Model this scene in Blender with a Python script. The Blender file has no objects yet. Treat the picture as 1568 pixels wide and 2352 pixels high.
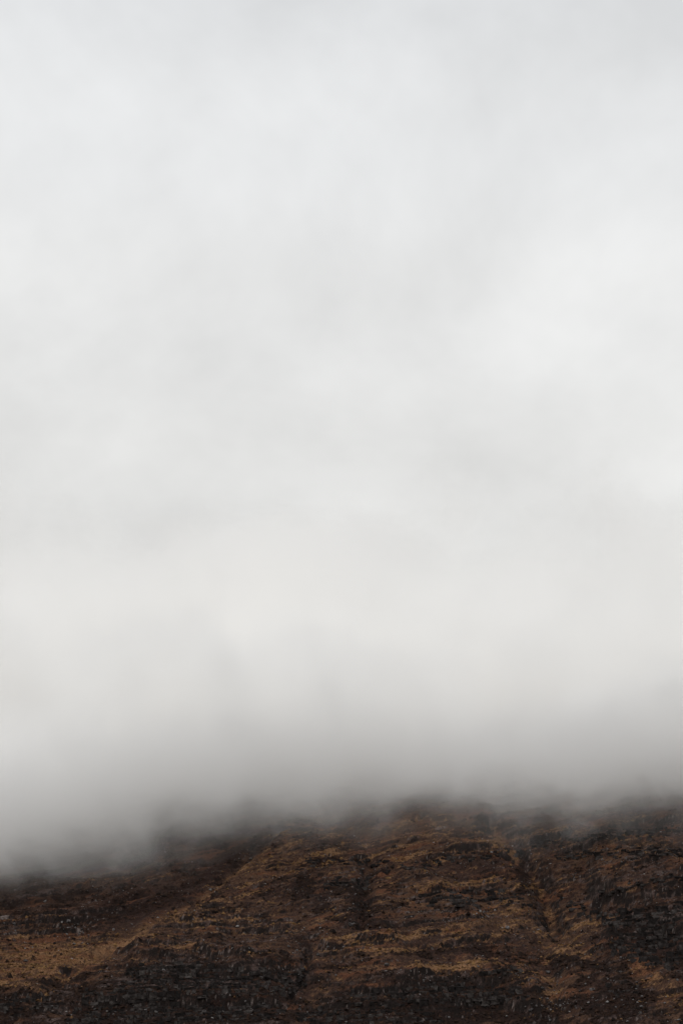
import bpy, math, random
import numpy as np
from mathutils import Vector

random.seed(7)
rng = np.random.default_rng(11)
scene = bpy.context.scene
col = scene.collection
R = math.radians

# ------------------------------------------------------------------ camera
LENS, SENSOR, PITCH = 85.0, 36.0, 20.0
cam_data = bpy.data.cameras.new('camera')
cam = bpy.data.objects.new('camera', cam_data)
col.objects.link(cam)
cam_data.sensor_fit = 'VERTICAL'
cam_data.sensor_height = SENSOR
cam_data.sensor_width = 24.0
cam_data.lens = LENS
cam_data.clip_start = 0.5
cam_data.clip_end = 30000
cam.location = (0, 0, 0)
cam.rotation_euler = (R(90 + PITCH), 0, 0)
scene.camera = cam

# ------------------------------------------------------------------ world: overcast over a daylight sky
SUN_EL, SUN_AZ = 40.0, -145.0          # azimuth measured from +Y (the view) clockwise
world = bpy.data.worlds.new('World')
scene.world = world
world.use_nodes = True
wn, wl = world.node_tree.nodes, world.node_tree.links
wn.clear()
out = wn.new('ShaderNodeOutputWorld')
bg = wn.new('ShaderNodeBackground')
bg.inputs['Strength'].default_value = 0.084
sky = wn.new('ShaderNodeTexSky')
sky.sky_type = 'NISHITA'
sky.sun_disc = False
sky.sun_elevation = R(SUN_EL)
sky.sun_rotation = R(SUN_AZ)
sky.dust_density = 3.0
tc = wn.new('ShaderNodeTexCoord')
mp = wn.new('ShaderNodeMapping')
mp.inputs['Rotation'].default_value = (R(10), R(35), R(8))
mp.inputs['Scale'].default_value = (4.2, 3.0, 5.0)
n1 = wn.new('ShaderNodeTexNoise')
n1.inputs['Scale'].default_value = 1.5
n1.inputs['Detail'].default_value = 5.0
n1.inputs['Roughness'].default_value = 0.58
n1.inputs['Distortion'].default_value = 0.15
wl.new(tc.outputs['Generated'], mp.inputs['Vector'])
wl.new(mp.outputs['Vector'], n1.inputs['Vector'])
sep = wn.new('ShaderNodeSeparateXYZ')
wl.new(tc.outputs['Generated'], sep.inputs[0])
ramp = wn.new('ShaderNodeValToRGB')            # overcast layer by height above the horizon
ramp.color_ramp.interpolation = 'EASE'
e = ramp.color_ramp.elements
e[0].position = 0.30; e[0].color = (7.45, 7.45, 7.3, 1)
k = e.new(0.355); k.color = (7.9, 7.9, 7.78, 1)
e[-1].position = 0.56; e[-1].color = (7.2, 7.34, 7.5, 1)
k = e.new(0.42); k.color = (8.3, 8.33, 8.28, 1)
k = e.new(0.485); k.color = (8.15, 8.24, 8.3, 1)
wl.new(sep.outputs['Z'], ramp.inputs['Fac'])
nr = wn.new('ShaderNodeMapRange')
nr.inputs['From Min'].default_value = 0.3
nr.inputs['From Max'].default_value = 0.7
nr.inputs['To Min'].default_value = 0.90
nr.inputs['To Max'].default_value = 1.15
wl.new(n1.outputs['Fac'], nr.inputs['Value'])
sc_ = wn.new('ShaderNodeVectorMath'); sc_.operation = 'SCALE'
wl.new(ramp.outputs['Color'], sc_.inputs[0]); wl.new(nr.outputs['Result'], sc_.inputs['Scale'])
mix = wn.new('ShaderNodeMixRGB')
mix.inputs['Fac'].default_value = 0.985
wl.new(sky.outputs['Color'], mix.inputs['Color1'])
wl.new(sc_.outputs['Vector'], mix.inputs['Color2'])
wl.new(mix.outputs['Color'], bg.inputs['Color'])
wl.new(bg.outputs['Background'], out.inputs['Surface'])

sun_data = bpy.data.lights.new('sun', 'SUN')
sun_data.energy = 0.6
sun_data.angle = R(25)
sun_data.color = (1.0, 0.96, 0.9)
sun = bpy.data.objects.new('sun', sun_data)
col.objects.link(sun)
_a, _e = R(SUN_AZ), R(SUN_EL)
sd = Vector((math.sin(_a) * math.cos(_e), math.cos(_a) * math.cos(_e), math.sin(_e)))
sun.rotation_euler = sd.to_track_quat('Z', 'Y').to_euler()

vs = scene.view_settings
vs.view_transform = 'Standard'
vs.look = 'None'
vs.gamma = 1
vs.use_curve_mapping = False
vs.exposure = 0.22
scene.cycles.volume_bounces = 40
scene.cycles.max_bounces = 42
scene.cycles.diffuse_bounces = 2
scene.cycles.volume_step_rate = 1.0
scene.cycles.volume_max_steps = 128
scene.cycles.use_denoising = True

# ------------------------------------------------------------------ helpers
def sm(a, b, x):
    t = np.clip((x - a) / (b - a), 0, 1)
    return t * t * (3 - 2 * t)

TAB = np.random.default_rng(3).random((512, 512)).astype(np.float32)

def vnoise(x, y, seed=0):
    x = x + 17.31 * seed; y = y + 41.77 * seed
    xi = np.floor(x).astype(np.int64); yi = np.floor(y).astype(np.int64)
    fx = x - xi; fy = y - yi
    fx = fx * fx * fx * (fx * (fx * 6 - 15) + 10); fy = fy * fy * fy * (fy * (fy * 6 - 15) + 10)
    x0, x1, y0, y1 = xi & 511, (xi + 1) & 511, yi & 511, (yi + 1) & 511
    return (TAB[x0, y0] * (1 - fx) + TAB[x1, y0] * fx) * (1 - fy) + (TAB[x0, y1] * (1 - fx) + TAB[x1, y1] * fx) * fy

def fbm(x, y, octaves=4, seed=0, gain=0.5):       # about -1 .. 1
    s = 0; a = 1; t = 0
    for o in range(octaves):
        s = s + a * (vnoise(x, y, seed + o * 3 + 1) * 2 - 1); t += a
        a *= gain
        x, y = 1.6 * x + 1.2 * y, -1.2 * x + 1.6 * y
    return s / t

# picture coordinates (1568 x 2352 grid) of a point, used to lay the features of the hill out at survey scale
cp, sp = math.cos(R(PITCH)), math.sin(R(PITCH))
K = LENS / SENSOR * 2352
def project(x, y, z):
    d = y * cp + z * sp
    up = -y * sp + z * cp
    return 784 + K * x / d, 1176 - K * up / d
def ray(u, v):
    a = (u - 784) / K; b = (1176 - v) / K
    return a, cp - b * sp, sp + b * cp        # direction x, y, z

# ------------------------------------------------------------------ the hill
TOP = 352.0
def base(x, y):
    """Broad shape: flat glen, even slope of about 32 degrees, rounded summit."""
    s = 0.62
    z = 118 + (y - 900) * s
    low = 35.0
    z = np.logaddexp((z + 2) / low, 0) * low - 2                 # soft foot of the slope
    over = (z - TOP) / 40
    z = TOP - np.logaddexp(-over, 0) * 40                         # rounded top
    ax = np.abs(x)
    z = z - sm(900, 3500, ax) * np.maximum(z, 0) * 0.7
    z = z - sm(1900, 4200, y) * np.maximum(z, 0) * 0.8
    return z

def line_v(pts, u):
    p = np.array(pts, float)
    return np.interp(u, p[:, 0], p[:, 1])

CREASE = [(-300, 2480), (0, 2330), (120, 2262), (172, 2222), (198, 2195), (250, 2168), (312, 2150), (364, 2122), (416, 2088), (468, 2052), (525, 2008), (588, 1960), (660, 1900), (740, 1830), (900, 1700)]
GULLIES = [  # polyline, half width (grid units), depth m
    ([(1132, 1895), (1160, 1935), (1204, 1960), (1232, 2010), (1252, 2055), (1268, 2105), (1300, 2140)], 24, 6.5),
    ([(842, 1990), (838, 2050), (830, 2095), (822, 2130)], 16, 4.0),
    ([(712, 2185), (704, 2225), (688, 2262), (672, 2300)], 8, 4.0),
    ([(1268, 2105), (1240, 2180), (1262, 2240), (1275, 2300), (1262, 2380)], 26, 4.0),
    ([(1340, 2190), (1420, 2215), (1500, 2262), (1568, 2300), (1640, 2330)], 20, 2.0),
    ([(640, 1900), (560, 1985), (470, 2058), (400, 2108), (300, 2162), (180, 2226), (100, 2290), (20, 2345)], 11, 3.5),
]
LEDGES = [  # polyline along the brink, step height m, fade uphill (grid units), sharpness
    ([(312, 2151), (416, 2145), (572, 2140), (702, 2156)], 2.2, 30, 4),
    ([(291, 2226), (364, 2218), (442, 2216), (520, 2222), (598, 2234), (680, 2240)], 6.0, 80, 9),
    ([(338, 2268), (442, 2260), (546, 2254), (660, 2262)], 5.0, 60, 8),
    ([(150, 2318), (300, 2310), (468, 2310), (640, 2316)], 5.0, 60, 5),
    ([(690, 1984), (760, 1972), (882, 1984)], 2.0, 25, 4),
    ([(740, 2030), (846, 2026)], 3.0, 25, 4),
    ([(866, 2010), (960, 1981), (1064, 1965), (1196, 1953)], 3.6, 40, 4),
    ([(1215, 1939), (1324, 1919), (1480, 1908), (1600, 1896)], 4.2, 45, 4),
    ([(1272, 1965), (1402, 1950), (1600, 1953)], 3.0, 30, 4),
    ([(1376, 2052), (1454, 2031), (1600, 2005)], 2.6, 30, 4),
    ([(1352, 2084), (1402, 2098), (1480, 2090), (1640, 2068)], 17.0, 90, 22),
    ([(1380, 2165), (1480, 2158), (1640, 2140)], 8.0, 60, 8),
    ([(720, 2186), (882, 2177), (1012, 2184), (1116, 2172), (1210, 2145)], 3.0, 40, 4),
    ([(1043, 2135), (1142, 2109), (1240, 2109)], 2.5, 30, 4),
    ([(790, 2284), (934, 2276), (996, 2258), (1064, 2262), (1200, 2280), (1330, 2296)], 6.0, 70, 9),
    ([(930, 2066), (1060, 2050), (1220, 2052)], 4.0, 40, 9),
    ([(930, 2330), (1100, 2318), (1300, 2330)], 5.0, 40, 6),
    ([(-100, 2300), (60, 2290), (150, 2300)], 4.0, 50, 8),
    ([(-100, 2052), (40, 2046), (260, 2040), (420, 2030)], 2.4, 30, 6),
    ([(-100, 2140), (60, 2128), (240, 2120)], 2.0, 30, 4),
]

def seg_dist(pts, u, v):
    best = np.full(u.shape, 1e9)
    for (a, b), (c, d) in zip(pts[:-1], pts[1:]):
        L = (c - a) ** 2 + (d - b) ** 2
        t = np.clip(((u - a) * (c - a) + (v - b) * (d - b)) / L, 0, 1)
        best = np.minimum(best, np.hypot(u - a - t * (c - a), v - b - t * (d - b)))
    return best

def hill(x, y, masks=False):
    z = base(x, y)
    near = sm(1500, 1350, y) * sm(600, 400, np.abs(x)) * sm(600, 800, y)
    # broad spurs and hollows
    z = z + near * 9 * fbm(x / 90, y / 90, 3, 5)
    z = z + near * 3.2 * fbm((x + .45 * y) / 17, (x - .45 * y) / 80, 3, 15)
    z = z + sm(1500, 3000, np.abs(x) + np.abs(y - 1000)) * 30 * fbm(x / 700, y / 700, 4, 9)
    u, v = project(x, y, z)
    z = z + near * 7 * sm(1230, 1500, u)
    cr = line_v(CREASE, u)
    z = z - near * sm(-60, 110, cr - v) * 6.5           # the far slope left of the crease lies back
    u, v = project(x, y, z)
    cr = line_v(CREASE, u)
    wu = u + 20 * fbm(x / 12, y / 14, 4, 21, .6); wv = v + 9 * fbm(x / 9, y / 9, 3, 27)
    gm = np.zeros_like(u)
    for pts, w, dep in GULLIES:
        g = np.exp(-(seg_dist(pts, wu, wv) / w) ** 2)
        z = z - near * dep * g
        gm = np.maximum(gm, g)
    for pts, h, fade, sharp in LEDGES:
        us = [p[0] for p in pts]
        lv = line_v(pts, u) + 11 * fbm(x / 7, y / 14, 4, 31 + int(h * 7), .65)
        d = lv - v
        ends = sm(us[0] - 12, us[0] + 25, u) * sm(us[-1] + 12, us[-1] - 25, u)
        amp = h * ends * (0.75 + 0.5 * fbm(x / 12, y / 30, 2, 33))
        z = z + near * amp * sm(-sharp, sharp, d) * np.exp(-np.maximum(d, 0) / fade)
    # bedding: the sandstone weathers to steps that run along the dip
    zs = z - 0.06 * x - 0.17 * np.maximum(x - 60, 0) - 0.26 * np.minimum(x - 40, 0) * sm(2240, 2080, v) + 4.0 * fbm(x / 50, y / 50, 2, 41) + 0.5 * fbm(x / 4, y / 4, 2, 43)
    for P, A, sd_, l in ((7.3, 0.42, 51, 30.0), (2.9, 0.62, 57, 16.0), (1.25, 0.7, 63, 8.0)):
        q = zs / P
        f = q - np.floor(q)
        stair = sm(0.0, 0.30, f) - f
        gate = sm(-0.25, 0.45, fbm(x / l, zs / (P * 1.3), 3, sd_))
        z = z + near * A * P * 0.75 * stair * gate * (1 - 0.75 * gm)
    z = z + near * (0.75 * fbm(x / 3.0, y / 2.4, 4, 71, 0.65) + 0.22 * fbm(x / 0.8, y / 0.8, 2, 79))
    # upright joints on the rock faces
    st = np.abs(np.gradient(z, axis=0)) / np.maximum(np.abs(np.gradient(y, axis=0)), 1e-6) if z.ndim == 2 else 0
    z = z + near * sm(1.0, 2.2, st) * 1.6 * fbm(x / 1.4, zs / 1.8, 4, 83, .75)
    if masks:
        return z, u, v, gm, zs, cr - v, near
    return z

def axis(dense_a, dense_b, step, far_a, far_b, grow=1.18):
    m = list(np.arange(dense_a, dense_b + step / 2, step))
    s, p = step, m[0]; left = []
    while p > far_a:
        s *= 1.035 if s < 4 else grow; p -= s; left.append(p)
    s, p = step, m[-1]; right = []
    while p < far_b:
        s *= 1.035 if s < 4 else grow; p += s; right.append(p)
    return np.array(left[::-1] + m + right)

xs = axis(-176, 176, 0.42, -9000, 9000)
ya = np.arange(872, 1115, 0.40)
yb = np.arange(1115, 1260, 0.9)
yc = np.arange(1260, 1500, 3.0)
yy = list(ya) + list(yb) + list(yc)
s, p = 3.0, yy[-1]
while p < 12000: s *= 1.2; p += s; yy.append(p)
s, p, lowl = 0.4, yy[0], []
while p > -9000: s *= 1.2; p -= s; lowl.append(p)
ys = np.array(lowl[::-1] + yy)
X, Y = np.meshgrid(xs, ys)
X = X.astype(np.float64); Y = Y.astype(np.float64)
Z, U, V, GM, ZS, CRD, NEAR = hill(X, Y, True)
NY, NX = X.shape
print('terrain', NX, NY, NX * NY)

def ground_z(px, py):
    """height of the built surface under world points (bilinear)"""
    px = np.asarray(px, float); py = np.asarray(py, float)
    i = np.clip(np.searchsorted(xs, px) - 1, 0, NX - 2); j = np.clip(np.searchsorted(ys, py) - 1, 0, NY - 2)
    fx = (px - xs[i]) / (xs[i + 1] - xs[i]); fy = (py - ys[j]) / (ys[j + 1] - ys[j])
    return (Z[j, i] * (1 - fx) + Z[j, i + 1] * fx) * (1 - fy) + (Z[j + 1, i] * (1 - fx) + Z[j + 1, i + 1] * fx) * fy

def hit(u, v):
    """first world point of the surface behind a picture point"""
    u = np.asarray(u, float); v = np.asarray(v, float)
    a, b, c = ray(u, v)
    t = np.full(u.shape, 850.0) / b
    done = np.zeros(u.shape, bool)
    for _ in range(1300):
        nt = t + 0.5
        below = (ground_z(a * nt, b * nt) >= c * nt)
        done |= below
        t = np.where(done, t, nt)
        if done.all(): break
    return a * t, b * t, c * t, done

# ---- ground cover, plant and rock colours, with shade painted in low on the hill
gx = np.gradient(Z, axis=1) / np.maximum(np.gradient(X, axis=1), 1e-6)
gy = np.gradient(Z, axis=0) / np.maximum(np.gradient(Y, axis=0), 1e-6)
steep = np.hypot(gx, gy)
def C(r, g, b): return np.array([r, g, b])
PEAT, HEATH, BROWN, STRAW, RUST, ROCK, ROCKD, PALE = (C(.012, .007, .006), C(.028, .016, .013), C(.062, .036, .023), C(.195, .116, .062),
    C(.11, .048, .025), C(.066, .050, .047), C(.012, .0095, .009), C(.19, .17, .165))
n_l = fbm(X / 8, ZS / 1.3, 4, 101, 0.7)          # streaks along the bedding
n_m = fbm(X / 2.6, ZS / .8, 4, 109, 0.75)
n_s = fbm(X / 1.1, Y / 0.9, 3, 117, 0.75)
n_b = fbm(X / 38, Y / 38, 3, 125)
def mixc(a, b, t): return a * (1 - t[..., None]) + b * t[..., None]
def blob(cu, cv, ru, rv, tilt=0.0):
    return np.exp(-((U - cu) / ru) ** 2 - ((V - cv + tilt * (U - cu)) / rv) ** 2)
orange_left = np.maximum(blob(90, 2210, 180, 55, .15), 0.7 * blob(240, 2165, 110, 22, .35))
grassy = np.maximum.reduce([orange_left, 0.8 * blob(1290, 2160, 60, 45), 0.7 * blob(1480, 2230, 90, 22, -.5), 0.75 * blob(1130, 2140, 140, 16, .1),
    0.6 * blob(1140, 1925, 16, 26), .55 * blob(930, 1915, 130, 30, .25), .5 * blob(900, 2195, 170, 16), .55 * blob(1010, 2240, 200, 14), .45 * blob(1280, 2270, 50, 60), .38 * blob(600, 2010, 150, 40, .42), .3 * blob(880, 1930, 200, 45), .6 * blob(1540, 2300, 50, 50),
    .5 * blob(900, 2010, 30, 10, .4), .5 * blob(1262, 2045, 16, 30), .4 * blob(720, 2290, 30, 30, .8)])
gpath = np.exp(-(seg_dist([(1135, 1890), (1165, 1940), (1215, 1965), (1240, 2030), (1268, 2080), (1290, 2130)], U + 14 * fbm(X / 8, Y / 8, 3, 23), V) / 13) ** 2) * sm(-.4, .3, fbm(X / 6, Y / 6, 3, 25))
grassy = np.maximum(grassy, .75 * gpath)
dark = np.maximum.reduce([blob(1198, 2005, 11, 50), blob(825, 2060, 26, 50), .8 * blob(820, 2125, 45, 12), .7 * blob(250, 2110, 150, 22, .3), .7 * blob(1050, 2200, 160, 12), .8 * blob(1330, 2215, 110, 16),
    .9 * blob(480, 2330, 260, 34), .9 * blob(1000, 2330, 230, 26), .7 * blob(1250, 2330, 60, 40), .5 * blob(690, 2250, 14, 40, .6), .6 * blob(60, 2325, 100, 28), .5 * blob(1400, 2300, 130, 40), .5 * blob(700, 2040, 80, 40), .9 * blob(1490, 2170, 110, 50), .8 * blob(470, 2250, 190, 24), .5 * blob(1040, 2275, 150, 14)])
# straw along the stream line of the crease
crease_g = np.exp(-((CRD + 6) / 8) ** 2) * sm(640, 600, U) * sm(150, 260, U) * sm(-.5, .4, fbm(X / 6, Y / 9, 4, 97, .65) + .25)
crease_d = np.exp(-((CRD - 26) / 24) ** 2) * sm(640, 520, U) * sm(180, 320, U)
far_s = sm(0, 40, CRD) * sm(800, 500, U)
colr = np.broadcast_to(HEATH, X.shape + (3,)).copy()
colr = mixc(colr, BROWN, sm(-0.40, 0.35, n_m + 0.5 * n_b + 0.3 * n_s + .5 * grassy - .5 * dark))
bands = np.zeros_like(U)
for pts, h, fade, sharp in LEDGES:
    if h > 12: continue
    us = [p[0] for p in pts]
    d = line_v(pts, U) - V + 6 * fbm(X / 6, Y / 6, 2, 91)
    bands = np.maximum(bands, sm(us[0] - 10, us[0] + 40, U) * sm(us[-1] + 10, us[-1] - 40, U) * sm(-6, 4, d) * sm(24, 7, d))
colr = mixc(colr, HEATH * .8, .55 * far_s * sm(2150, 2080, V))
low_shade = sm(2190, 2290, V) * (1 - grassy)  # cloud shade and vignette painted in as darker cover towards the hill foot
straw = sm(0.24, 0.66, n_l * 0.7 + n_s * 0.45 + n_m * 0.4 + .45 * fbm(X / 22, ZS / 4, 3, 211) + 0.62 * grassy + 0.30 * bands + .1 * n_b - .45 * dark - .30 * far_s * sm(2160, 2100, V) - .16 * low_shade)
colr = mixc(colr, STRAW, straw * 0.9)
rust = sm(0.12, 0.55, fbm(X / 14, ZS / 3, 3, 133) + 0.3 * n_s + 0.22 * orange_left)
colr = mixc(colr, RUST, rust * 0.6)
peat = sm(0.05, 0.45, fbm(X / 8, ZS / 3, 4, 141, 0.65) + 0.25 * n_s - 0.5 * grassy - 0.2 * bands + .75 * dark + .3 * low_shade + .12 * far_s * sm(2160, 2100, V))  # peat, plus the shade painted over the low slope
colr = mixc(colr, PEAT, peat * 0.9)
rn = fbm(X / 9, ZS / 1.1, 4, 157, 0.7)
rockm = sm(1.3, 2.1, steep + 0.8 * n_s + 1.1 * rn - 0.4 * grassy)
rockm = np.maximum(rockm, sm(0.25, 0.47, rn + 0.25 * n_b + .15 * sm(2100, 2200, V) * sm(700, 500, U) * sm(0, -40, CRD) - 0.6 * grassy - .2 * dark + .16 * sm(1340, 1420, U) + .5 * blob(1490, 2165, 120, 55) + .36 * blob(450, 2260, 200, 40) + .26 * blob(1000, 2310, 200, 30) - .08 * far_s) * 0.9)
rc = mixc(np.broadcast_to(ROCK, X.shape + (3,)), ROCKD, sm(-0.35, 0.3, fbm(X / 3, ZS / 1.5, 4, 165, 0.7) + .5 * fbm(X / 2.0, ZS / 3, 3, 167, .65) + 0.35 * sm(1.2, 2.4, steep) + .3 * dark))
rc = mixc(rc, PALE, sm(0.40, 0.60, fbm(X / 1.3, ZS / .8, 3, 171, 0.75)) * 0.6)
colr = colr * (1 - rockm[..., None]) + rc * rockm[..., None]
slab = np.maximum.reduce([blob(8, 2116, 24, 8), blob(205, 2132, 22, 5, .3), .8 * blob(180, 2148, 10, 9), .8 * blob(930, 1925, 26, 5, .25), .8 * blob(1010, 1908, 26, 6, .25), .7 * blob(740, 1945, 30, 4, .2), .7 * blob(1390, 1972, 14, 3)])
colr = mixc(colr, PALE, sm(.55, .95, slab + .35 * n_s + .3 * n_m) * .75)
colr = mixc(colr, PEAT * 1.6, crease_d * .75)
colr = mixc(colr, STRAW * .95, crease_g * .95 * sm(-.5, .3, n_s + .2))
far = 1 - NEAR
colr = mixc(colr, BROWN * 0.8, far) * np.array([1.12, 1.02, .97])
# unseen glen floor, its grass paled to bounce light up onto cloud and hill
floor_ = sm(780, 640, Y) * sm(-9000, -6000, Y) * sm(-.5, .3, fbm(X / 120, Y / 120, 4, 221) + .1)
colr = mixc(colr, C(.23, .195, .14), floor_)

# ------------------------------------------------------------------ materials
def mat_base(name, rough=0.95):
    m = bpy.data.materials.new(name)
    m.use_nodes = True
    b = m.node_tree.nodes['Principled BSDF']
    b.inputs['Roughness'].default_value = rough
    b.inputs['Specular IOR Level'].default_value = 0.12
    return m, m.node_tree.nodes, m.node_tree.links, b

def ground_mat():
    m, n, l, b = mat_base('heather_moor')
    at = n.new('ShaderNodeAttribute'); at.attribute_name = 'cover'
    tcn = n.new('ShaderNodeTexCoord')
    no = n.new('ShaderNodeTexNoise'); no.inputs['Scale'].default_value = 1.9; no.inputs['Detail'].default_value = 5; no.inputs['Roughness'].default_value = .75
    l.new(tcn.outputs['Object'], no.inputs['Vector'])
    rp = n.new('ShaderNodeMapRange'); rp.inputs['From Min'].default_value = .3; rp.inputs['From Max'].default_value = .7
    rp.inputs['To Min'].default_value = .15; rp.inputs['To Max'].default_value = 2.0
    l.new(no.outputs['Fac'], rp.inputs['Value'])
    mu = n.new('ShaderNodeVectorMath'); mu.operation = 'SCALE'
    l.new(at.outputs['Color'], mu.inputs[0]); l.new(rp.outputs['Result'], mu.inputs['Scale'])
    l.new(mu.outputs['Vector'], b.inputs['Base Color'])
    bu = n.new('ShaderNodeBump'); bu.inputs['Strength'].default_value = .8; bu.inputs['Distance'].default_value = .5
    l.new(no.outputs['Fac'], bu.inputs['Height']); l.new(bu.outputs['Normal'], b.inputs['Normal'])
    return m

def rock_mat(name, c0, c1, c2, scale=0.6):
    m, n, l, b = mat_base(name, .8)
    tcn = n.new('ShaderNodeTexCoord'); oi = n.new('ShaderNodeObjectInfo')
    ge = n.new('ShaderNodeNewGeometry')
    no = n.new('ShaderNodeTexNoise'); no.inputs['Scale'].default_value = scale; no.inputs['Detail'].default_value = 6; no.inputs['Roughness'].default_value = .7
    l.new(ge.outputs['Position'], no.inputs['Vector'])
    ad = n.new('ShaderNodeMath'); ad.operation = 'MULTIPLY_ADD'; ad.inputs[1].default_value = .3
    l.new(oi.outputs['Random'], ad.inputs[0]); l.new(no.outputs['Fac'], ad.inputs[2])
    rp = n.new('ShaderNodeValToRGB')
    e = rp.color_ramp.elements
    e[0].position = .45; e[0].color = (*c0, 1); e[1].position = .95; e[1].color = (*c2, 1)
    k = e.new(.66); k.color = (*c1, 1)
    l.new(ad.outputs[0], rp.inputs['Fac']); l.new(rp.outputs['Color'], b.inputs['Base Color'])
    bu = n.new('ShaderNodeBump'); bu.inputs['Strength'].default_value = .7; bu.inputs['Distance'].default_value = .4
    l.new(no.outputs['Fac'], bu.inputs['Height']); l.new(bu.outputs['Normal'], b.inputs['Normal'])
    return m

M_ground = ground_mat()
M_crag = rock_mat('dark_sandstone', (.0065, .0052, .005), (.022, .0178, .0172), (.085, .075, .071))
M_stone = rock_mat('lichened_stone', (.045, .04, .04), (.11, .10, .10), (.44, .42, .41), 1.2)

def mesh_obj(name, verts, faces, mat, kind=None, smooth=False):
    me = bpy.data.meshes.new(name)
    verts = np.asarray(verts, np.float32); faces = np.asarray(faces, np.int32)
    n = faces.shape[1]
    me.vertices.add(len(verts)); me.vertices.foreach_set('co', verts.ravel())
    me.loops.add(faces.size); me.loops.foreach_set('vertex_index', faces.ravel())
    me.polygons.add(len(faces))
    me.polygons.foreach_set('loop_start', np.arange(0, faces.size, n, dtype=np.int32))
    me.polygons.foreach_set('loop_total', np.full(len(faces), n, np.int32))
    me.polygons.foreach_set('use_smooth', np.full(len(faces), smooth))
    me.update(calc_edges=True)
    if mat: me.materials.append(mat)
    o = bpy.data.objects.new(name, me); col.objects.link(o)
    if kind: o['kind'] = kind
    return o

idx = np.arange(NX * NY).reshape(NY, NX)
quads = np.stack([idx[:-1, :-1], idx[:-1, 1:], idx[1:, 1:], idx[1:, :-1]], -1).reshape(-1, 4)
hillside = mesh_obj('hillside', np.stack([X, Y, Z], -1).reshape(-1, 3), quads, M_ground, 'structure', True)
ca = hillside.data.color_attributes.new('cover', 'FLOAT_COLOR', 'POINT')
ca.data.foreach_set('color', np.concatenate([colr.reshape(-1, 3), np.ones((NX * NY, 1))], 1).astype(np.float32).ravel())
hillside['label'] = 'steep brown heather hillside stepped with sandstone ledges under low cloud'


# ------------------------------------------------------------------ crags: courses of jointed blocks
def block_mesh(name, mat, seed, jit=0.15, chamfer=0.06):
    r = np.random.default_rng(seed)
    vid, vs_, q = {}, [], []
    def vert(i, j, k):
        key = (i, j, k)
        if key not in vid:
            p = np.array([i - 1, j - 1, k - 1], float) * .5
            nb = abs(i - 1) + abs(j - 1) + abs(k - 1)
            p *= (1, 1, 1 - chamfer * .45, 1 - chamfer)[nb]
            vid[key] = len(vs_); vs_.append(p + r.normal(0, jit * .5, 3))
        return vid[key]
    for ax in range(3):
        for side in (0, 2):
            for a_ in range(2):
                for b_ in range(2):
                    c4 = []
                    for da, db in ((0, 0), (1, 0), (1, 1), (0, 1)):
                        t = [0, 0, 0]; t[ax] = side; t[(ax + 1) % 3] = a_ + da; t[(ax + 2) % 3] = b_ + db
                        c4.append(vert(*t))
                    q.append(c4 if side == 2 else c4[::-1])
    me = bpy.data.meshes.new(name)
    me.from_pydata([tuple(p) for p in vs_], [], q); me.materials.append(mat)
    return me
BLOCKS = [block_mesh('rock_block', M_crag, 50 + i) for i in range(14)]
PEBBLES = [block_mesh('boulder', M_stone, 90 + i, .2, .45) for i in range(10)]

def empty(name, loc, label, cat, group=None):
    o = bpy.data.objects.new(name, None); col.objects.link(o)
    o.location = loc; o.empty_display_size = 1
    o['label'] = label; o['category'] = cat
    if group: o['group'] = group
    return o

ix0, ix1 = np.searchsorted(xs, -176), np.searchsorted(xs, 176)
iy0 = np.searchsorted(ys, 872)
def crag(top, bottom, label, cat='crag', wmin=1.2, wmax=4.0, hmin=1., hmax=2.4, keep=.8, name='crag', group=None, cap=290):
    """top, bottom: brink and foot of the face as polylines"""
    us = np.linspace(top[0][0], top[-1][0], 60)
    tx, ty, tz, ok = hit(us, line_v(top, us)); bx_, by_, bz, ok2 = hit(us, line_v(bottom, us))
    x_lo, x_hi = tx.min(), tx.max()
    z = min(bz.min(), tz.min()) - .5; zt = max(tz.max(), bz.max()) + 1
    items = []
    while z < zt:
        ch = random.uniform(hmin, hmax)
        x = x_lo + random.uniform(0, 1)
        while x < x_hi:
            w = random.uniform(wmin, wmax)
            if random.random() < .25: w *= .5
            cx = x + w / 2; zc = z + ch / 2 + 0.06 * (cx - x_lo)
            i = min(max(np.searchsorted(xs, cx), 0), NX - 1)
            j = iy0 + int(np.argmax(Z[iy0:, i] >= zc)); yc_ = ys[j]
            uu, vv = project(cx, yc_, zc)
            tv, bv = np.interp(uu, *np.array(top, float).T), np.interp(uu, *np.array(bottom, float).T)
            wob = 5 * math.sin(cx * .9) + 3 * math.sin(cx * 2.3)
            if tv - 2 + wob < vv < bv + wob and random.random() < keep:
                items.append((cx, yc_, zc, w, ch))
            x += w * random.uniform(1.0, 1.12)
        z += ch * 1.02
    if not items: print('empty crag', label); return
    if len(items) > cap:
        random.shuffle(items); items = items[:cap]
    a = np.array(items)
    loc = Vector((a[:, 0].mean(), a[:, 1].mean(), a[:, 2].min()))
    root = empty(name, loc, label, cat, group)
    for cx, yc_, zc, w, ch in items:
        o = bpy.data.objects.new('rock_block', random.choice(BLOCKS)); col.objects.link(o)
        dpt = random.uniform(1.2, 2.6)
        o.parent = root
        o.location = Vector((cx, yc_ + dpt * .5 - random.uniform(.2, 1.1), zc)) - loc
        o.scale = (w * 1.02, dpt, ch * 1.02)
        o.rotation_euler = (random.gauss(0, .05), random.gauss(-.06, .04), random.gauss(0, .14))
    print('crag', len(items), label)

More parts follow.
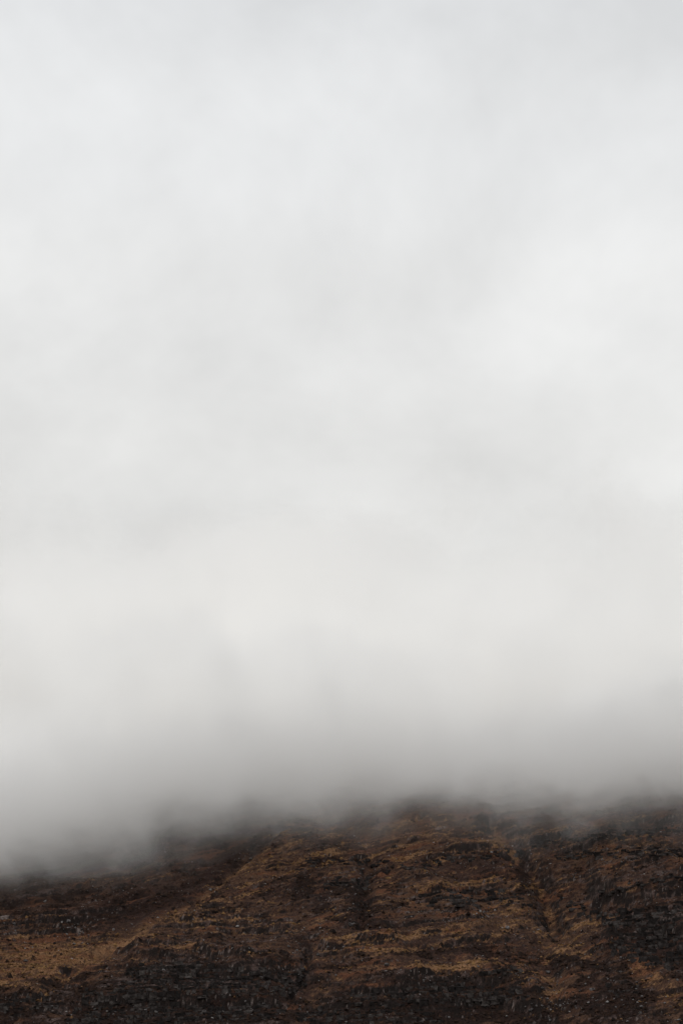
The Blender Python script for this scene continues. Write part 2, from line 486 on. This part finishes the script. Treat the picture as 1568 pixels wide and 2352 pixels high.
crag([(291, 2224), (442, 2215), (598, 2232), (660, 2240)], [(291, 2262), (442, 2256), (598, 2262), (660, 2266)], 'black jointed cliff band, topmost tier of the crag at lower left')
crag([(190, 2280), (338, 2266), (442, 2258), (546, 2252), (640, 2262)], [(190, 2308), (338, 2306), (442, 2306), (546, 2304), (640, 2300)], 'grey cracked cliff wall in the middle tier of the lower left crag')
crag([(160, 2322), (300, 2308), (468, 2312), (640, 2312)], [(160, 2356), (300, 2360), (468, 2360), (640, 2360)], 'broken grey block cliff along the bottom edge, left of the dark gully', hmin=1.2, hmax=2.6)
crag([(1362, 2088), (1402, 2102), (1480, 2092), (1575, 2072)], [(1362, 2180), (1402, 2196), (1480, 2215), (1575, 2235)], 'tall black cliff with vertical cracks at the right edge of the hill', hmin=1.3, hmax=3.0, wmin=1.5, wmax=5)
crag([(800, 2284), (934, 2276), (996, 2258), (1064, 2262), (1200, 2284)], [(800, 2318), (934, 2312), (996, 2308), (1064, 2310), (1200, 2312)], 'long low black crag under the grass band at bottom centre')
crag([(680, 2322), (800, 2326), (1000, 2322)], [(680, 2356), (800, 2358), (1000, 2358)], 'broken dark crag at the bottom edge, right of the dark gully')
crag([(640, 2236), (704, 2230)], [(640, 2282), (690, 2276)], 'small dark buttress on the left side of the short black gully')
crag([(960, 2062), (1060, 2048), (1200, 2052)], [(960, 2086), (1060, 2086), (1200, 2080)], 'weathered rib of cracked rock left of the tall grassy gully', keep=.6)
crag([(740, 2026), (846, 2026)], [(740, 2044), (846, 2042)], 'short grey slab ledge beside the dark heather hollow', cat='rock ledge', name='rock_ledge', keep=.75)
crag([(866, 2011), (960, 1982), (1064, 1966), (1194, 1955)], [(866, 2017), (960, 1992), (1064, 1977), (1194, 1967)], 'long dark ledge rising to the head of the straight dark gully', cat='rock ledge', name='rock_ledge', hmin=.7, hmax=1.4, keep=.7)
crag([(1215, 1938), (1324, 1918), (1480, 1907), (1568, 1898)], [(1215, 1952), (1324, 1936), (1480, 1921), (1568, 1912)], 'highest clear ledge on the right, just below the cloud', cat='rock ledge', name='rock_ledge', hmin=.7, hmax=1.5, keep=.7)
crag([(1270, 1966), (1402, 1951), (1568, 1954)], [(1270, 1978), (1402, 1968), (1568, 1976)], 'black notched ledge, second below the cloud at right', cat='rock ledge', name='rock_ledge', hmin=.8, hmax=1.6, keep=.7)
crag([(1372, 2054), (1454, 2033), (1570, 2008)], [(1372, 2064), (1454, 2043), (1570, 2020)], 'grey slanting ledge above the tall black cliff at right', cat='rock ledge', name='rock_ledge', hmin=.6, hmax=1.3, keep=.7)
crag([(700, 1980), (760, 1972), (882, 1982)], [(700, 1988), (760, 1981), (882, 1990)], 'thin grey ledge high on the middle spur under the mist', cat='rock ledge', name='rock_ledge', hmin=.6, hmax=1.2, keep=.7)
crag([(-10, 2300), (60, 2292), (140, 2302)], [(-10, 2326), (60, 2320), (140, 2322)], 'low black crag in the bottom left corner under the orange grass')
crag([(1272, 2060), (1310, 2066), (1350, 2090)], [(1272, 2078), (1310, 2090), (1350, 2120)], 'dark crag on the right bank of the grassy gully', keep=.65)
crag([(1390, 2270), (1470, 2262)], [(1390, 2292), (1470, 2288)], 'small grey outcrop among boulders at lower right', keep=.6)
crag([(1100, 2232), (1180, 2228)], [(1100, 2242), (1180, 2240)], 'small black hole-like outcrop in the grass below the middle spur', cat='outcrop', name='outcrop', keep=.8)

# ------------------------------------------------------------------ boulders
SITES = [  # landmark on the hill, words, group
    (175, 2140, 'on the dark patch of the far left slope', 'boulders on the dark patch at left'),
    (12, 2118, 'by the pale slab at the left edge', 'boulders by the slab at the left edge'),
    (300, 2070, 'on the far slope above the diagonal stream line', 'boulders above the stream line'),
    (150, 2030, 'high on the far left slope near the cloud', 'boulders near the cloud at left'),
    (90, 2220, 'in the orange grass at lower left', 'boulders in the orange grass'),
    (450, 2010, 'beside the upper end of the diagonal stream line', 'boulders by the upper stream line'),
    (600, 2040, 'on the left flank of the middle spur', 'boulders on the left flank of the middle spur'),
    (480, 2130, 'just right of the lower diagonal stream line', 'boulders by the lower stream line'),
    (700, 1960, 'on the middle spur right under the mist', 'boulders on the spur under the mist'),
    (950, 1915, 'on the pale grass below the mist in the middle', 'boulders below the mist in the middle'),
    (1190, 1950, 'at the head of the straight dark gully', 'boulders at the head of the dark gully'),
    (820, 2100, 'around the dark heather hollow of the middle spur', 'boulders around the heather hollow'),
    (1110, 2096, 'on the rib of cracked rock in the middle', 'boulders on the cracked rib'),
    (1010, 2040, 'on the brown slope between hollow and straight gully', 'boulders between hollow and gully'),
    (690, 2190, 'above the short black gully', 'boulders above the short black gully'),
    (900, 2215, 'on the striped grass at lower middle', 'boulders on the striped grass'),
    (1120, 2150, 'on the long straw coloured grass band', 'boulders on the straw band'),
    (320, 2330, 'on the bottom left cliffs near the corner', 'boulders on the bottom left cliffs'),
    (560, 2320, 'on the broken cliffs left of the black gully', 'boulders left of the black gully'),
    (400, 2230, 'on top of the lower left cliff band', 'boulders on the lower left cliff top'),
    (1000, 2310, 'on the long low crag at bottom centre', 'boulders on the bottom centre crag'),
    (1250, 2320, 'in the heather at the foot of the grassy gully', 'boulders at the foot of the grassy gully'),
    (1400, 2270, 'scattered over dark heather at lower right', 'boulders at lower right'),
    (1530, 2310, 'in the grass of the bottom right corner', 'boulders in the bottom right corner'),
    (1290, 2150, 'in the wide grassy bowl of the right gully', 'boulders in the grassy bowl'),
    (1480, 2130, 'on the tall black cliff at the right edge', 'boulders on the tall black cliff'),
    (1390, 1975, 'below the black notched ledge at upper right', 'boulders below the notched ledge'),
    (1450, 2040, 'on the banded slope above the tall black cliff', 'boulders above the tall black cliff'),
    (1400, 1920, 'along the highest ledge under the cloud at right', 'boulders along the highest ledge'),
]
def zone(u, v):
    return min(range(len(SITES)), key=lambda i: (SITES[i][0] - u) ** 2 + 3 * (SITES[i][1] - v) ** 2)
clusters = [(175, 2140, 35, 14, 26), (8, 2118, 20, 8, 14), (1110, 2096, 22, 7, 14), (1400, 2270, 90, 40, 50), (1260, 2320, 70, 25, 16), (1390, 1975, 30, 5, 8), (560, 2320, 110, 24, 26), (320, 2330, 60, 18, 14), (680, 2180, 10, 8, 4),
            (1190, 1950, 40, 12, 14), (820, 2100, 40, 40, 16), (900, 2210, 200, 25, 18)]
uvs = []; sites = {}
for cu, cv, ru, rv, n_ in clusters:
    uvs += [(random.gauss(cu, ru), random.gauss(cv, rv)) for _ in range(n_)]
while len(uvs) < 340:
    uvs.append((random.uniform(0, 1568), random.uniform(1905, 2350)))
uvs = [(a, b) for a, b in uvs if 2 < a < 1566 and 1880 < b < 2350 and not (a < 400 and b < 2060 - .25 * a)][:300]
hx, hy, hz, ok = hit(np.array([p[0] for p in uvs]), np.array([p[1] for p in uvs]))
for (uu, vv), x_, y_, z_, k in zip(uvs, hx, hy, hz, ok):
    if not k: continue
    zi = zone(uu, vv)
    o = bpy.data.objects.new('boulder', random.choice(PEBBLES)); col.objects.link(o)
    s_ = min(random.lognormvariate(-.4, .35), 1.6)
    o.scale = (s_ * random.uniform(.8, 1.5), s_, s_ * random.uniform(.55, .9))
    o.rotation_euler = (random.gauss(0, .2), random.gauss(0, .2), random.uniform(0, 6.28))
    o.location = (x_, y_, z_ + s_ * .12)
    o['label'] = 'pale grey boulder ' + SITES[zi][2]; o['category'] = 'boulder'; o['group'] = SITES[zi][3]
    sites.setdefault(zi, []).append((s_, o))
for zi, lst in sites.items():
    big = sorted(lst, key=lambda q: -q[0])
    big[0][1].scale = Vector(big[0][1].scale) * 1.3
    if len(lst) > 1:
        big[0][1]['label'] = 'largest pale boulder ' + SITES[zi][2]
        for q in big[1:]: q[1]['label'] = 'smaller pale boulder ' + SITES[zi][2]

# ------------------------------------------------------------------ scree and tussocks too many to count
def scatter(name, n, prob, proto_v, proto_f, size, mat, label, lift, flat=1.0, tall=(1, 1)):
    px = rng.uniform(-174, 174, n * 6); py = rng.uniform(874, 1180, n * 6)
    i = np.clip(np.searchsorted(xs, px), 0, NX - 1); j = np.clip(np.searchsorted(ys, py), 0, NY - 1)
    keep = rng.random(len(px)) < prob[j, i]
    px, py = px[keep][:n], py[keep][:n]
    m = len(px); pz = ground_z(px, py)
    s_ = np.clip(rng.lognormal(math.log(size), .5, m), size * .4, size * 3.2)
    th = rng.uniform(0, 2 * np.pi, m)
    P = np.asarray(proto_v, float)
    ptn = P[None] + rng.normal(0, .12, (m,) + P.shape)
    ptn = ptn * np.stack([s_ * rng.uniform(.8, 1.4, m), s_, s_ * flat * rng.uniform(tall[0], tall[1], m)], 1)[:, None]
    c_, q_ = np.cos(th)[:, None], np.sin(th)[:, None]
    vx = ptn[..., 0] * c_ - ptn[..., 1] * q_ + px[:, None]
    vy = ptn[..., 0] * q_ + ptn[..., 1] * c_ + py[:, None]
    vz = ptn[..., 2] + (pz + lift * s_)[:, None]
    F = np.asarray(proto_f)[None] + (np.arange(m) * len(P))[:, None, None]
    o = mesh_obj(name, np.stack([vx, vy, vz], -1).reshape(-1, 3), F.reshape(-1, F.shape[-1]), mat, 'stuff')
    o['label'] = label
    print(name, m)
    return o
octa = [(.5, 0, 0), (0, .5, 0), (-.5, 0, 0), (0, -.5, 0), (0, 0, .45), (0, 0, -.45)]
octf = [(0, 1, 4), (1, 2, 4), (2, 3, 4), (3, 0, 4), (1, 0, 5), (2, 1, 5), (3, 2, 5), (0, 3, 5)]
stone_p = .12 + .5 * rockm + .9 * sm(.1, .5, fbm(X / 10, Y / 10, 3, 201)) * (1 - .7 * orange_left)
scatter('scree', 16000, stone_p * sm(.05, .5, fbm(X / 6, Y / 6, 3, 207) + .1) * (.35 + sm(0, .4, rn)), octa, octf, .31, M_stone, 'small pale stones strewn over the whole hillside', .05, .7)
tuft = [(.5, .1, 0), (0, .5, 0), (-.5, 0, 0), (0, -.5, 0), (.1, 0, .6), (-.15, .1, .5)]
tuff = [(0, 1, 4), (1, 5, 4), (1, 2, 5), (2, 3, 5), (3, 4, 5), (3, 0, 4)]
def plant_mat(name, c0, c1):
    m, n, l, b = mat_base(name, 1.0)
    ge = n.new('ShaderNodeNewGeometry')
    rp = n.new('ShaderNodeValToRGB'); rp.color_ramp.elements[0].color = (*c0, 1); rp.color_ramp.elements[1].color = (*c1, 1)
    l.new(ge.outputs['Random Per Island'], rp.inputs['Fac']); l.new(rp.outputs['Color'], b.inputs['Base Color'])
    return m
M_straw = plant_mat('straw_grass', (.075, .038, .018), (.21, .118, .05))
M_heath = plant_mat('dead_heather', (.010, .007, .006), (.04, .022, .015))
scatter('grass_tussocks', 42000, straw * (1 - rockm), tuft, tuff, .55, M_straw, 'straw coloured grass tussocks over the hillside', -.05, .75, (.7, 1.3))
scatter('heather_clumps', 42000, peat * (1 - rockm) * .7 + .06, tuft, tuff, .7, M_heath, 'dark dead heather clumps over the hillside', -.05, .8, (.7, 1.3))


# ------------------------------------------------------------------ low cloud on the hill
def box(name, x0, x1, y0, y1, z0, z1, mat, kind):
    v = [(x, y, z) for z in (z0, z1) for y in (y0, y1) for x in (x0, x1)]
    f = [(0, 2, 3, 1), (4, 5, 7, 6), (0, 1, 5, 4), (2, 6, 7, 3), (0, 4, 6, 2), (1, 3, 7, 5)]
    return mesh_obj(name, v, f, mat, kind)

def cloud_mat():
    m = bpy.data.materials.new('cloud_vapour'); m.use_nodes = True
    n, l = m.node_tree.nodes, m.node_tree.links
    n.clear()
    o = n.new('ShaderNodeOutputMaterial')
    pv = n.new('ShaderNodeVolumePrincipled')
    pv.inputs['Color'].default_value = (1, .998, .994, 1)
    pv.inputs['Anisotropy'].default_value = 0.0
    pv.inputs['Absorption Color'].default_value = (0, 0, 0, 1)
    ge = n.new('ShaderNodeNewGeometry')
    sx = n.new('ShaderNodeSeparateXYZ'); l.new(ge.outputs['Position'], sx.inputs[0])
    def math_(op, a, b=None, c=None):
        k = n.new('ShaderNodeMath'); k.operation = op
        for i, q in enumerate((a, b, c)):
            if q is None: continue
            if isinstance(q, (int, float)): k.inputs[i].default_value = q
            else: l.new(q, k.inputs[i])
        return k.outputs[0]
    big = n.new('ShaderNodeTexNoise'); big.inputs['Scale'].default_value = .011; big.inputs['Detail'].default_value = 3; big.inputs['Roughness'].default_value = .55
    l.new(ge.outputs['Position'], big.inputs['Vector'])
    # the cloud base rises to the right and billows
    xl = math_('MINIMUM', math_('ADD', sx.outputs['X'], 40.0), 0.0)
    xl = math_('MAXIMUM', xl, -260.0)
    base_h = math_('MULTIPLY_ADD', xl, CB_SLOPE, CB_Z)
    hh = math_('SUBTRACT', sx.outputs['Z'], base_h)
    wob = math_('MULTIPLY_ADD', big.outputs['Fac'], CB_WOB, -CB_WOB * .5)
    hh = math_('ADD', hh, wob)
    fine = n.new('ShaderNodeTexNoise'); fine.inputs['Scale'].default_value = .032; fine.inputs['Detail'].default_value = 3; fine.inputs['Roughness'].default_value = .6; fine.inputs['Distortion'].default_value = .6
    l.new(ge.outputs['Position'], fine.inputs['Vector'])
    hh = math_('ADD', hh, math_('MULTIPLY_ADD', fine.outputs['Fac'], 56.0, -28.0))
    mr = n.new('ShaderNodeMapRange'); mr.interpolation_type = 'SMOOTHSTEP'
    mr.inputs['From Min'].default_value = 0; mr.inputs['From Max'].default_value = CB_SOFT
    mr.inputs['To Min'].default_value = 0; mr.inputs['To Max'].default_value = CB_DENS
    l.new(hh, mr.inputs['Value'])
    tp = n.new('ShaderNodeMapRange'); tp.interpolation_type = 'SMOOTHSTEP'
    tp.inputs['From Min'].default_value = CT_LO; tp.inputs['From Max'].default_value = CT_HI
    tp.inputs['To Min'].default_value = 1; tp.inputs['To Max'].default_value = 0
    l.new(math_('ADD', sx.outputs['Z'], math_('MULTIPLY_ADD', big.outputs['Fac'], -300.0, 150.0)), tp.inputs['Value'])
    # the bank lies against the slope: fades out in front of it
    q = math_('MULTIPLY_ADD', sx.outputs['Z'], -1.5, sx.outputs['Y'])
    q = math_('ADD', q, math_('MULTIPLY_ADD', big.outputs['Fac'], 280.0, -140.0))
    q = math_('ADD', q, math_('MULTIPLY_ADD', fine.outputs['Fac'], 120.0, -60.0))
    fr = n.new('ShaderNodeMapRange'); fr.interpolation_type = 'SMOOTHSTEP'
    fr.inputs['From Min'].default_value = CF_LO; fr.inputs['From Max'].default_value = CF_HI
    l.new(q, fr.inputs['Value'])
    var = math_('MAXIMUM', math_('MULTIPLY_ADD', fine.outputs['Fac'], 3.0, -0.5), 0.1)
    thin = n.new('ShaderNodeMapRange'); thin.interpolation_type = 'SMOOTHSTEP'   # thin trailing mist under the bank
    thin.inputs['From Min'].default_value = -24; thin.inputs['From Max'].default_value = 30
    thin.inputs['To Min'].default_value = 0; thin.inputs['To Max'].default_value = 0.0042
    l.new(hh, thin.inputs['Value'])
    dd = math_('MULTIPLY', math_('ADD', mr.outputs['Result'], thin.outputs['Result']), var)
    dd = math_('MULTIPLY', dd, tp.outputs['Result'])
    dd = math_('MULTIPLY', dd, fr.outputs['Result'])
    l.new(dd, pv.inputs['Density'])
    l.new(pv.outputs['Volume'], o.inputs['Volume'])
    return m
CB_SLOPE, CB_Z, CB_WOB, CB_SOFT, CB_DENS = 0.38, 246.0, 66.0, 80.0, 0.07
CT_LO, CT_HI, CF_LO, CF_HI = 290, 560, 612, 700
M_cloud = cloud_mat()
cloud = box('low_cloud', -600, 600, 880, 1500, 84, 700, M_cloud, 'stuff')
cloud['label'] = 'pale grey cloud sitting low on the hill'
